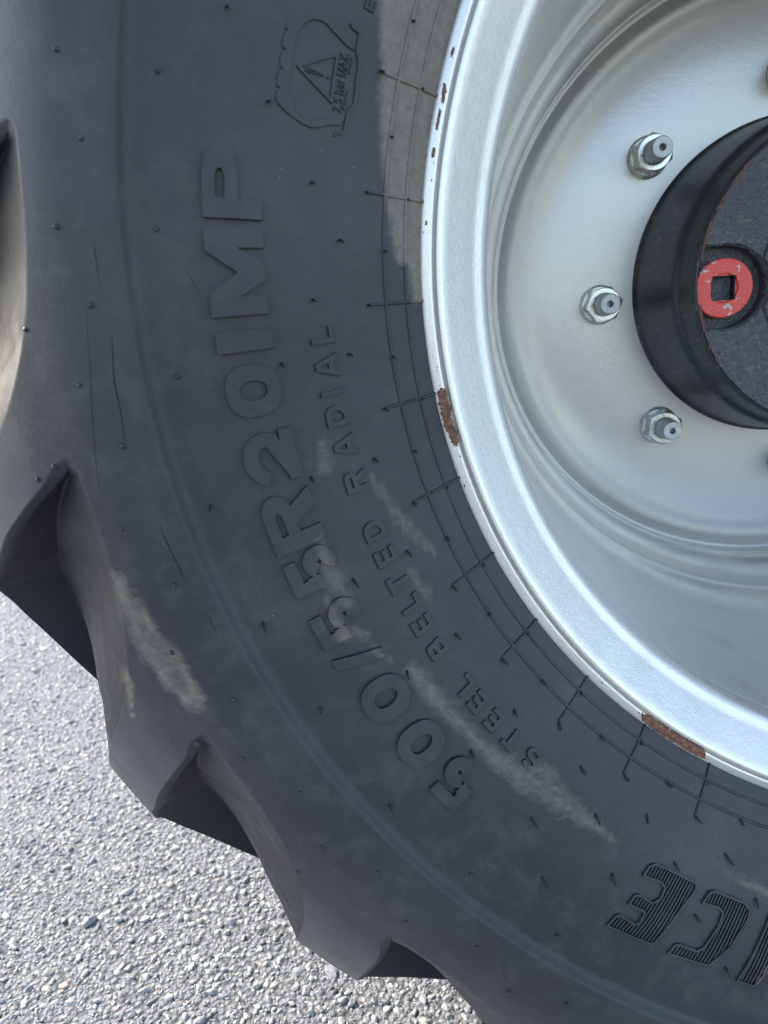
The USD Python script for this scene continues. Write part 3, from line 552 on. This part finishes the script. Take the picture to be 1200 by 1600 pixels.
PIPS = [(400.4, 171.86), (391.9, 175.67), (403.2, 179.81), (394.2, 183.71), (404.9, 187.71), (394.2, 191.29), (406.0, 195.81), (394.3, 199.78), (367.8, 171.96), (368.8, 179.85), (423.5, 184.63), (395.3, 207.77), (407.6, 211.51), (395.4, 215.27), (406.4, 219.2), (395.0, 222.85), (405.1, 226.9), (392.7, 231.55), (404.0, 235.63), (394, 239.3), (404.5, 243.2), (428.5, 220.26), (369, 188.0), (409, 203.6), (400.4, 167.9), (368.5, 227.8), (368.9, 235.9), (438, 192.3), (427, 191.75), (424, 209.6)]
dome = trimesh.creation.icosphere(subdivisions=2, radius=1.0)
for R, a in PIPS:
    p0 = on_tyre(np.array(float(R)), a, 0.1); r = pr.uniform(.85, 1.25); v = np.array(dome.vertices) * [r, r, r] + p0
    obj('vent_pip', v, dome.faces, rubber, tyre, smooth=True, dust=np.zeros(len(v)))
CRACKS = [[(389.3, 180.73), (389.2, 181.27), (389.7, 182.71)], [(388.3, 185.2), (390.3, 187.57), (391.3, 189.31), (392.4, 191.08)], [(390.0, 196.12), (390.0, 197.33), (389.1, 198.81), (388.6, 199.88)], [(387.7, 201.88), (387.1, 202.58), (387.8, 203.66)], [(396.0, 183.79), (398.5, 186.74), (404.2, 190.78), (408.1, 193.23)], [(360.5, 181.66), (356.8, 182.74), (354.4, 184.04)]]
WID = [.20, .32, .30, .22, .08, .10]
for c, w_ in zip(CRACKS, WID):
    p = xy(*np.array(c).T); n = 26; s = np.linspace(0, 1, n); k = np.linspace(0, 1, len(p)); q = np.stack([np.interp(s, k, p[:, 0]), np.interp(s, k, p[:, 1])], 1)
    q[:, 1] += np.cumsum(rng.normal(0, .10, n)); wv = w_ * (0.25 + np.sin(np.pi * s) * rng.uniform(.5, 1.2, n))
    up = np.stack([0 * s, wv / 2], 1); emboss('crack', Polygon(np.vstack([q + up, (q - up)[::-1]])).buffer(0.02), 0.05, mat=crack_m, sink=.3, size=3, dusty=False)

# ------------------------------------------------------------------ the rim
LIPR = [(275.4, -246.5), (275.9, -248.6), (275.3, -251.2), (274.0, -253.0), (272.4, -254.0), (269.6, -254.9), (268.8, -254.5), (268.2, -252.6), (267.6, -254.5), (267.0, -255.7), (265.6, -256.0), (264.0, -255.0), (261.8, -252.4), (257.5, -247.6), (253.5, -243.2), (251.3, -240.6), (249.6, -238.8), (247.6, -237.6), (245.6, -235.8), (244.3, -233.0), (243.7, -229.5), (243.4, -224)]
v, fc = revolve(LIPR + [(248, -222.5), (256, -222.5), (262, -236), (268, -246)], 900)
rim = obj('rim', v, fc, rim_m, wheel, smooth=35)
v, fc = revolve([(243.5, -223.6), (242.6, -190), (240.8, -150), (238.4, -110), (236.4, -78), (235.2, -66), (233.4, -57), (231.2, -50.5), (229.0, -46.5), (227.7, -42.5), (227.5, -38), (228.2, -31), (228.0, -24), (226.2, -14), (222.8, -6), (219.2, -1.6), (217.2, 0.6), (216.0, 1.6), (214.8, 2.6), (214.2, 4.5), (213.8, 30), (220, 60), (228, 105), (238, 140), (246, 150), (262, 154), (275, 160), (275, 152), (258, 146), (257, 120), (240, 90), (228, 20), (234, -20), (243, -60), (252, -120), (255, -180), (255, -222), (248, -222)], 900)
obj('rim_barrel', v, fc, barrel_m, wheel, smooth=35)
disc_prof = [(214.0, 14.5), (212.5, 15.6), (210.4, 14.6), (205.5, 11.0), (199.5, 7.8), (192.5, 5.2), (184, 3.2), (174, 1.7), (162, .7), (150, .15), (130, 0), (109, 0), (109, 12), (150, 12.5), (180, 15), (200, 24), (214.0, 30)]
v, fc = revolve(disc_prof, 720)
obj('wheel_disc', v, fc, disc_m, wheel, smooth=35)
lip_y = PchipInterpolator([266.8, 267.4, 268.2, 268.8, 269.6, 272.4, 274.0, 275.3], [-255.8, -255.1, -254.0, -254.6, -254.9, -254.0, -253.0, -251.2])
def on_lip(R, a, h): return polar(R, a, lip_y(np.clip(R, 266.8, 275.3)) - h)
RUST = [[(272.1, 192.86), (270.2, 192.65), (268.5, 192.68), (268.5, 193.82), (268.6, 195.35), (268.6, 196.59), (268.4, 197.88), (269.3, 198.25), (270.9, 198.14), (272.0, 197.36), (272.1, 196.98), (272.8, 196.51), (273.0, 195.71), (272.6, 194.63), (272.7, 194.02)],
        [(269.0, 232.5), (268.8, 233.11), (268.3, 235.45), (268.2, 237.88), (268.3, 240.77), (272.6, 241.27), (273.1, 240.07), (272.9, 238.03), (273.2, 235.6), (272.6, 233.1)],
        [(271.8, 164.9), (271.0, 164.76), (270.5, 165.31), (271.4, 165.59)], [(271.8, 167.52), (270.7, 167.57), (270.0, 168.17), (270.2, 169.0), (271.2, 168.95), (271.6, 168.38)], [(271.5, 169.44), (270.6, 169.56), (270.6, 170.39), (270.8, 171.03), (271.6, 171.05), (271.7, 170.33)],
        [(271.6, 172.38), (270.5, 172.4), (270.3, 173.14), (271.5, 173.22)], [(272.0, 178.18), (271.2, 178.18), (271.1, 178.54), (271.9, 178.54)]]
for _ in range(22):
    a_ = float(rng.choice([rng.uniform(163, 182), rng.uniform(189, 203), rng.uniform(226, 247)])); R_ = rng.uniform(269.2, 272.6); q_ = rng.uniform(.12, .34); e_ = rng.uniform(.05, .16)
    RUST.append([(R_ + q_ * math.cos(t_), a_ + e_ * math.sin(t_)) for t_ in np.linspace(0, 6.28, 7)[:-1]])
for pts in RUST:
    b = Polygon(xy(*np.array(pts).T)).boundary; d = np.arange(0, b.length, .45); q = np.array([b.interpolate(x).coords[0] for x in d])
    q += (np.stack([meshkit.noise(np.column_stack([q * .9, 0 * d])), meshkit.noise(np.column_stack([q * .9, 0 * d + 7]))], 1) - .5) * (1.3 if len(pts) > 8 else .5)
    emboss('rust_patch', Polygon(q).buffer(0), 0.14, mat=rust_m, parent=rim, sink=.5, size=1.5, on=on_lip, dusty=False)

# ------------------------------------------------------------------ nuts and hub
nut_v, nut_f = [], []
def add(mv, mf, V_, F_):
    F_.append(np.asarray(mf) + sum(len(x) for x in V_)); V_.append(np.asarray(mv, float))
flange_prof = [(8.5, 0), (14.2, 0), (14.5, -1.0), (14.0, -2.4), (12.8, -4.0), (8.5, -4.0)]
hexa = Polygon([(13.5 * math.cos(math.radians(60 * k)), 13.5 * math.sin(math.radians(60 * k))) for k in range(6)])
hm = manifold3d.Manifold.extrude(manifold3d.CrossSection([ccw(hexa)]), 13.5)
cone = manifold3d.Manifold.revolve(manifold3d.CrossSection([[(0, 0), (16, 0), (16, 10.2), (11.4, 13.5), (0, 13.5)]]), 48)
bore = manifold3d.Manifold.cylinder(40, 8.2, 8.2, 32).translate([0, 0, -5])
hm = (hm ^ cone) - bore; hmm = hm.to_mesh(); hv = np.array(hmm.vert_properties[:, :3]); hf = np.array(hmm.tri_verts)
hv = np.stack([hv[:, 0], -hv[:, 2] - 3.5, hv[:, 1]], 1)
stud_prof = [(8.0, 0), (8.0, -16), (8.0, -22.5), (7.3, -23.4), (7.3, -31.4), (6.6, -32.8), (2.6, -32.8), (2.1, -32.2), (2.1, -26.0), (0.01, -26.0), (0.01, 0)]
thread = []
for y in np.arange(-15, -22.5, -1.5): thread += [(8.0, y), (7.3, y - .75)]
stud_prof = [(8.0, 0)] + thread + stud_prof[2:]
fv, ff = revolve(flange_prof, 48); sv_, sf = revolve(stud_prof, 40)
for k in range(8):
    a = math.radians(142.85 + 45 * k); c = np.array([137.3 * math.cos(a), 0, 137.3 * math.sin(a)]); ro = [8, 37, 22, 3, 50, 14, 29, 41][k] + 10
    rot_ = trimesh.transformations.rotation_matrix(math.radians(ro), [0, 1, 0])[:3, :3]
    nv = np.vstack([fv, hv]) @ rot_.T + c; nf_ = np.vstack([ff, hf + len(fv)])
    nut = obj('wheel_nut', nv, nf_, zinc_m, wheel, smooth=28)
    obj('stud', sv_ @ rot_.T + c, sf, stud_m, nut, smooth=32)
drum_prof = [(112.6, 6), (112.6, -1.2), (111.4, -2.4), (110.6, -3.6), (110.0, -8), (107.2, -34), (105.0, -57), (104.3, -62), (103.2, -64.0), (102.0, -64.8), (101.3, -66.5), (100.6, -70), (99.3, -80), (98.4, -84.0), (97.2, -85.2), (96.2, -84.6), (96.0, -70), (60, -60), (0.01, -60), (0.01, 6)]
v, fc = revolve(drum_prof, 360)
hub = obj('hub', v, fc, drum_m, wheel, smooth=32)
# cover casting with a slot round the plug
def disc_solid(r, y0, y1, n=240):
    m = manifold3d.Manifold.cylinder(y1 - y0, r, r, n); return m
PX, PZ, PRAD = -78.5, -10.3, 18.2
cover = manifold3d.Manifold.cylinder(24, 96.4, 96.4, 300)                       # z = 0 -> y = -62, z grows towards the viewer
boss = manifold3d.Manifold.revolve(manifold3d.CrossSection([[(0, 0), (59, 0), (58.2, 25.2), (57, 26), (0, 26)]]), 240)
cover = cover + boss
slot2d = unary_union([Point(PX, PZ).buffer(25.3, 48), box(-130, PZ - 25.3, PX, PZ + 25.3)])
slot2d = affinity.rotate(slot2d, 4, origin=(PX, PZ))
lay = []
for z0, z1, gr in ((13.0, 21.5, 0.0), (21.5, 23.0, .5), (23.0, 24.2, 1.3), (24.2, 30, 2.0)):
    lay.append(manifold3d.Manifold.extrude(manifold3d.CrossSection([ccw(slot2d.buffer(gr))]), z1 - z0 + .01).translate([0, 0, z0]))
cover = cover - manifold3d.Manifold.batch_boolean(lay, manifold3d.OpType.Add)
cm = cover.to_mesh(); cv = np.array(cm.vert_properties[:, :3]); cf = np.array(cm.tri_verts); cv = np.stack([cv[:, 0], -62 - cv[:, 2], cv[:, 1]], 1)
cov = obj('hub_cover', cv, cf, cast_m, wheel, smooth=28)
plug_prof = [(0, 11), (18.4, 11), (18.4, 20.0), (17.7, 20.9), (0, 20.9)]
pg = manifold3d.Manifold.revolve(manifold3d.CrossSection([plug_prof]), 96)
sq = Polygon([(-7.6, -7.6), (7.6, -7.6), (7.6, 7.6), (-7.6, 7.6)]).buffer(-1.2).buffer(1.2)
pg = pg - manifold3d.Manifold.extrude(manifold3d.CrossSection([ccw(affinity.rotate(sq, 4))]), 20).translate([0, 0, 12.0])
pg = pg - manifold3d.Manifold.revolve(manifold3d.CrossSection([[(0, 19.6), (8.4, 19.6), (9.9, 21.5), (0, 21.5)]]), 64)
pm = pg.to_mesh(); pv = np.array(pm.vert_properties[:, :3]); pf = np.array(pm.tri_verts); pv = np.stack([pv[:, 0] + PX, -62 - pv[:, 2], pv[:, 1] + PZ], 1)
plug = obj('oil_plug', pv, pf, red_m, wheel, smooth=28, label='chipped red oil plug with a square socket')
so = affinity.rotate(sq, 4); fr = so.buffer(-.02).difference(so.buffer(-.5))
m = trimesh.creation.extrude_polygon(fr, 7.0, engine='earcut'); sv2 = np.array(m.vertices); sv2 = np.stack([sv2[:, 0] + PX, -62 - (sv2[:, 2] + 12.2), sv2[:, 1] + PZ], 1)
obj('socket', sv2, m.faces[:, ::-1], drum_m, plug)

# bare rusty edge where the cover's paint has flaked
for a0, a1 in ((138, 149), (152, 158.5), (161, 176), (192.5, 203), (207, 210), (214, 217)):
    aa = np.linspace(a0, a1, 14); w0 = 95.9 + 0 * aa; w1 = 96.6 + .8 * meshkit.noise(np.stack([aa * .8, 0 * aa, 0 * aa], 1)); w0 = w0 - 1.4 * meshkit.noise(np.stack([aa * .9, 0 * aa + 5, 0 * aa], 1))
    top = polar(np.concatenate([w0, w1]), np.concatenate([aa, aa]), -86.35); bot = top + [0, .6, 0]; n = 14
    i = np.arange(n - 1); fq = [np.stack([i, i + 1, i + 1 + n, i + n], 1), np.stack([i, i + n, i + 1 + n, i + 1], 1) + 2 * n, np.stack([i, i + 2 * n, i + 1 + 2 * n, i + 1], 1), np.stack([i + n, i + n + 1, i + 3 * n + 1, i + 3 * n], 1)]
    obj('flaked_edge', np.vstack([top, bot]), tri(np.vstack(fq)), dark_rust, cov)
